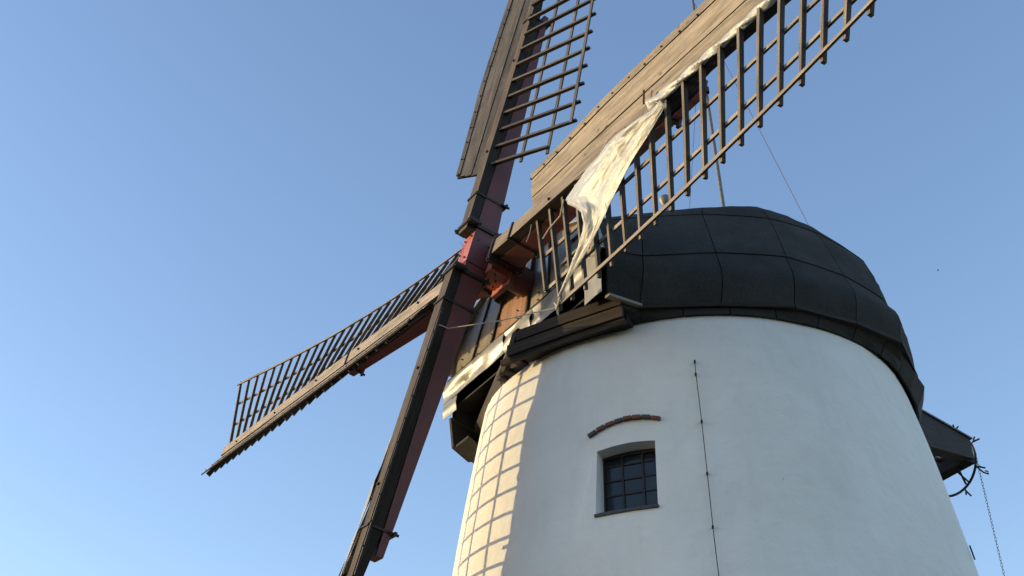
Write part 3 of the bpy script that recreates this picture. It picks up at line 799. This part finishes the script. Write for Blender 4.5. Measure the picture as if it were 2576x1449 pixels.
# ------------------------------------------------------------------ sailcloth on the upper right sail
left = [(.664, .478), (.70, .455), (.742, .427), (.79, .394), (.835, .365), (.87, .343), (.90, .315), (.921, .275), (.905, .225), (.868, .183), (.80, .128), (.785, .097), (.866, .084), (.97, .066), (1.062, .064), (1.12, .045), (1.20, .045), (1.284, .062), (1.362, .072), (1.446, .092), (1.50, .085)]
right = [(.668, .482), (.71, .464), (.767, .439), (.82, .425), (.877, .411), (.93, .392), (.975, .37), (1.01, .352), (1.046, .331), (1.08, .312), (1.106, .295), (1.14, .277), (1.172, .26), (1.22, .235), (1.27, .21), (1.314, .191), (1.36, .177), (1.40, .162), (1.44, .143), (1.475, .128), (1.512, .110)]
nS, nT = 110, 44
def lerp_curve(c_, t):
    x = t * (len(c_) - 1); i = min(int(x), len(c_) - 2); f = x - i
    return (c_[i][0] * (1 - f) + c_[i + 1][0] * f, c_[i][1] * (1 - f) + c_[i + 1][1] * f)
P = []
for i in range(nS + 1):
    t = i / nS; l = lerp_curve(left, t); r = lerp_curve(right, t); wd_ = math.hypot(l[0] - r[0], l[1] - r[1]); row = []
    for j in range(nT + 1):
        x = j / nT; u = l[0] + (r[0] - l[0]) * x; v = l[1] + (r[1] - l[1]) * x
        e = min(1, 4.2 * x * (1 - x)) * min(1, wd_ * 6)
        w1 = nz((u * 5 + v * 4, v * 9 - u * 3, 1)); w2 = nz((u * 13 + v * 17, v * 24 - u * 14, 7)); w3 = nz((u * 26 + v * 40, v * 40 - u * 22, 3))
        w4 = abs(nz((u * 8 + v * 10, v * 18 - u * 10, 11)))
        wa = nz((t * 4, x * 3.5, 1)); wb = nz((t * 11 + x * 3, x * 8, 7)); wc2 = abs(nz((t * 7 + x * 3, x * 7, 11))); wd2 = nz((t * 24 + x * 5, x * 17, 3))
        off = .030 + e * (.016 + .020 * wa + .008 * wb + .003 * wd2 - .014 * wc2) + .008 * math.sin(x * 3.1)
        off += (1 - x) * .012 * min(1, max(0, (u - .75) * 4))
        row.append(sp('B+', u, v, off))
    P.append(row)
cl = MB(); cl.grid(P, lambda i, j: (i * .03, j * .03), thick=.0025)
cloth = cl.build('sail_cloth', CLOTH, None, True)
tag(cloth, 'pale glossy cloth hanging bunched from the upper right sail, tapering to a tip', 'sailcloth')
# twisted furled part of the cloth along the whip
P = []; nR = 200; nC = 20
for i in range(nR + 1):
    u = 1.40 + i / nR * 2.0; base = wp('B+', u, .026, .012); q = SA['B+']; row = []
    rr = .0160 + .0015 * math.sin(u * 19) + .003 * nz((u * 6, 0, 0)) + (.012 * max(0, 1 - (u - 1.40) * 6))
    for k in range(nC + 1):
        th = 2 * math.pi * k / nC; tw = th + u * 17
        fold = 1 + .20 * math.sin(3 * tw) + .06 * math.sin(7 * tw + 2 * nz((u * 8, 1, 2)))
        row.append(base + (q['vd'] * math.cos(th) * .95 + S * math.sin(th) * .8) * rr * fold)
    P.append(row)
roll = MB(); roll.grid(P, lambda i, j: (i * .03, j * .02)); ro = roll.build('furled_roll', CLOTH, cloth, True)
def rope(pts, r, name, par, mat=ROPE): return MB().tube([Vector(p) for p in pts], r, 6).build(name, mat, par, True)
rope([sp('B+', 1.148, .04, .05), wp('B+', 1.05, .02, .008), wp('B+', 1.02, .045, -.01), sp('B+', .90, .075, .05)], .0022, 'cord', cloth)
rope([sp('B+', 1.50, .10, .05), wp('B+', 1.40, .0, .010), wp('B+', 1.36, .045, -.01), sp('B+', 1.27, .065, .04)], .0022, 'cord', cloth)
rope([sp('B+', .795, .11, .05), sp('B+', .70, .125, .014), sp('B+', .60, .135, .014), sp('B+', .54, .15, .012)], .003, 'cord', cloth)
rope([wp('B+', .47, .045, -.02), wp('B+', .465, .07, -.025), wp('B+', .478, .12, -.02), wp('B+', .47, .14, -.02)], .002, 'cord', cloth)
rope([sp('B+', .668, .484, .03), sp('B+', .60, .505, .016), sp('B+', .603, .53, .012), sp('B+', .612, .50, .015), sp('B+', .59, .47, .016)], .0045, 'knot', cloth)
MB().tube([wp('B+', 1.335, -.03, .012), wp('B+', 1.355, -.075, .035)], .004, 6).build('cleat', RUST, cloth)
lr = rope([sp('B+', .60, .495, .012), sp('B+', .60, .495, .012).lerp(R(-.06, -.44, .05), .5) - Zd * .012, R(-.06, -.44, .048), R(-.02, -.445, .05), R(.006, -.447, .03)], .0026, 'rope', None)
tag(lr, 'pale slack rope running from the cloth tip to the hanging sail', 'rope')
# grey cloth furled behind the hanging sail's whip
pg = [(.78, -.0), (.85, .012), (.95, .024), (1.02, .034), (1.10, .032), (1.2, .020), (1.33, .012), (1.45, .014), (1.6, .02), (1.8, .02), (2.2, .02), (2.7, .02), (3.1, .0)]
P = []
for i in range(121):
    t = i / 120; u, ex = lerp_curve(pg, t); row = []
    base = wp('A-', u, .044, -.035)
    for k in range(15):
        th = 2 * math.pi * k / 14; rr = (ex + .006) * (1 + .25 * math.sin(3 * (th + u * 16)) + .2 * nz((u * 7, k * .3, 2)))
        row.append(base + SA['A-']['vd'] * (math.cos(th) * rr + ex * .5) + S * math.sin(th) * rr * .7)
    P.append(row)
gc = MB().grid(P, lambda i, j: (i * .05, j * .03)).build('furled_cloth', CLOTHG, None, True)
tag(gc, 'grey furled cloth rolled along the left side of the hanging sail', 'sailcloth')
# slack cloth stretched on the lattice of the hanging sail (only its shadow and edge show)
P = []
for i in range(31):
    u = .62 + i / 30 * 1.9; row = []
    for k in range(7):
        x = k / 6; wid = .085 + .02 * math.sin(u * 9) + .02 * nz((u * 3, 1, 1)); row.append(sp('A-', u, .03 + x * wid, .018 + .012 * nz((u * 8, x * 3, 4))))
    P.append(row)
MB().grid(P, thick=.002).build('cloth_edge', CLOTHG, gc, True)

# ------------------------------------------------------------------ tail gear and chains
tail = thing('winding_gear', 'black tail beams with a forked chain wheel behind the cap', 'winding gear', C(-1.05, 0, .4))
MB().sweep([C(-.95, .30, .24), C(-1.42, .185, .285), C(-2.015, .030, .378)], Gd, Zd, .075, [.25, .21, .125]).build('tail_beam', TARD, tail)
MB().sweep([C(-.95, .30, .372), C(-1.42, .185, .397), C(-2.03, .028, .446)], Gd, Zd, .095, .010).build('cover_sheet', SLATE, tail)
MB().sweep([C(-2.00, .05, .345), C(-2.04, -.15, .358), C(-2.10, -.50, .372)], Fd, Zd, .08, .088).build('cross_beam', TARD, tail)
MB().sweep([C(-.95, -.36, .24), C(-1.5, -.36, .30), C(-2.085, -.36, .372)], Gd, Zd, .08, [.2, .18, .12]).build('tail_beam', TARD, tail)
MB().sweep([C(-1.80, .10, .36), C(-1.80, -.33, .36)], Fd, Zd, .06, .06).build('brace', TARD, tail)
MB().tube([C(-1.82, -.16, .395), C(-2.16, -.16, .402)], .016, 8).build('axle', RUST, tail, True)
MB().tube([C(-1.95, -.02, .40), C(-2.0, -.05, .33), C(-2.09, -.08, .235)], .006, 6).build('stay', IRON, tail, True)
wc_ = C(-2.11, -.175, .400); WR = .186
rimp = [wc_ + Gd * math.cos(t) * WR + Zd * math.sin(t) * WR for t in [2 * math.pi * k / 40 for k in range(41)]]
wh = MB().tube(rimp, .0075, 8, False).build('wheel_rim', IRON, tail, True)
for k in range(4):
    t = .6 + k * math.pi / 2
    MB().tube([wc_, wc_ + (Gd * math.cos(t) + Zd * math.sin(t)) * WR], .006, 6).build('spoke', IRON, tail, True)
for k in range(8):
    t = .35 + k * math.pi / 4; d = Gd * math.cos(t) + Zd * math.sin(t)
    g = MB()
    g.tube([wc_ + d * WR, wc_ + d * (WR + .02)], .005, 6); 
    for sx in (-1, 1): g.tube([wc_ + d * (WR + .018), wc_ + d * (WR + .052) + Fd * .022 * sx], .005, 6)
    g.build('fork', IRON, tail, True)
MB().tube([C(-2.04, .03, .34), C(-2.06, .04, .285), C(-2.10, .045, .262), C(-2.14, .045, .262), C(-2.14, .045, .278), C(-2.12, .045, .276)], .0045, 6).build('hook', IRON, tail, True)
def chain(top, bottom, label, name='chain'):
    d = (bottom - top); L = d.length; d.normalize(); n = int(L / .0185); g = MB()
    a_ = d.orthogonal().normalized(); b_ = d.cross(a_)
    for i in range(n):
        c_ = top + d * (i + .5) * .0185; ax = a_ if i % 2 else b_
        g.tube([c_ + (d * math.cos(t) * .0125 + ax * math.sin(t) * .0055) for t in [2 * math.pi * k / 8 for k in range(9)]], .0011, 4, False)
    o = g.build(name, IRON, None, False); tag(o, label, 'chain', 'chains hanging from the chain wheel'); return o
chain(wc_ + Gd * (WR + .002), C(-2.11, -.175 + WR, GZ + .5), 'right of two hand chains hanging free from the chain wheel')
chain(wc_ - Gd * .105 - Zd * WR, C(-2.11, -.28, GZ + .5), 'left hand chain hanging close to the white tower wall')

# ------------------------------------------------------------------ bird
bdir = V(.3361, .772, .5396).normalized(); bp = bdir * 60
g = MB(); g.tube([bp - V(.05, 0, 0), bp - V(.02, 0, -.005), bp + V(.03, 0, .004), bp + V(.055, 0, .006)], [.003, .010, .009, .002], 8)
bd_ = g.build('bird', BIRDM, None, True); tag(bd_, 'tiny dark bird flying in the blue sky right of the cap', 'bird')
for sy in (-1, 1):
    g = MB(); g.grid([[bp + V(.02, 0, .004), bp + V(-.015, 0, .004)], [bp + V(.012, sy * .05, .02), bp + V(-.02, sy * .05, .018)], [bp + V(-.012, sy * .095, .008), bp + V(-.022, sy * .095, .006)]], thick=.002)
    g.build('wing', BIRDM, bd_)
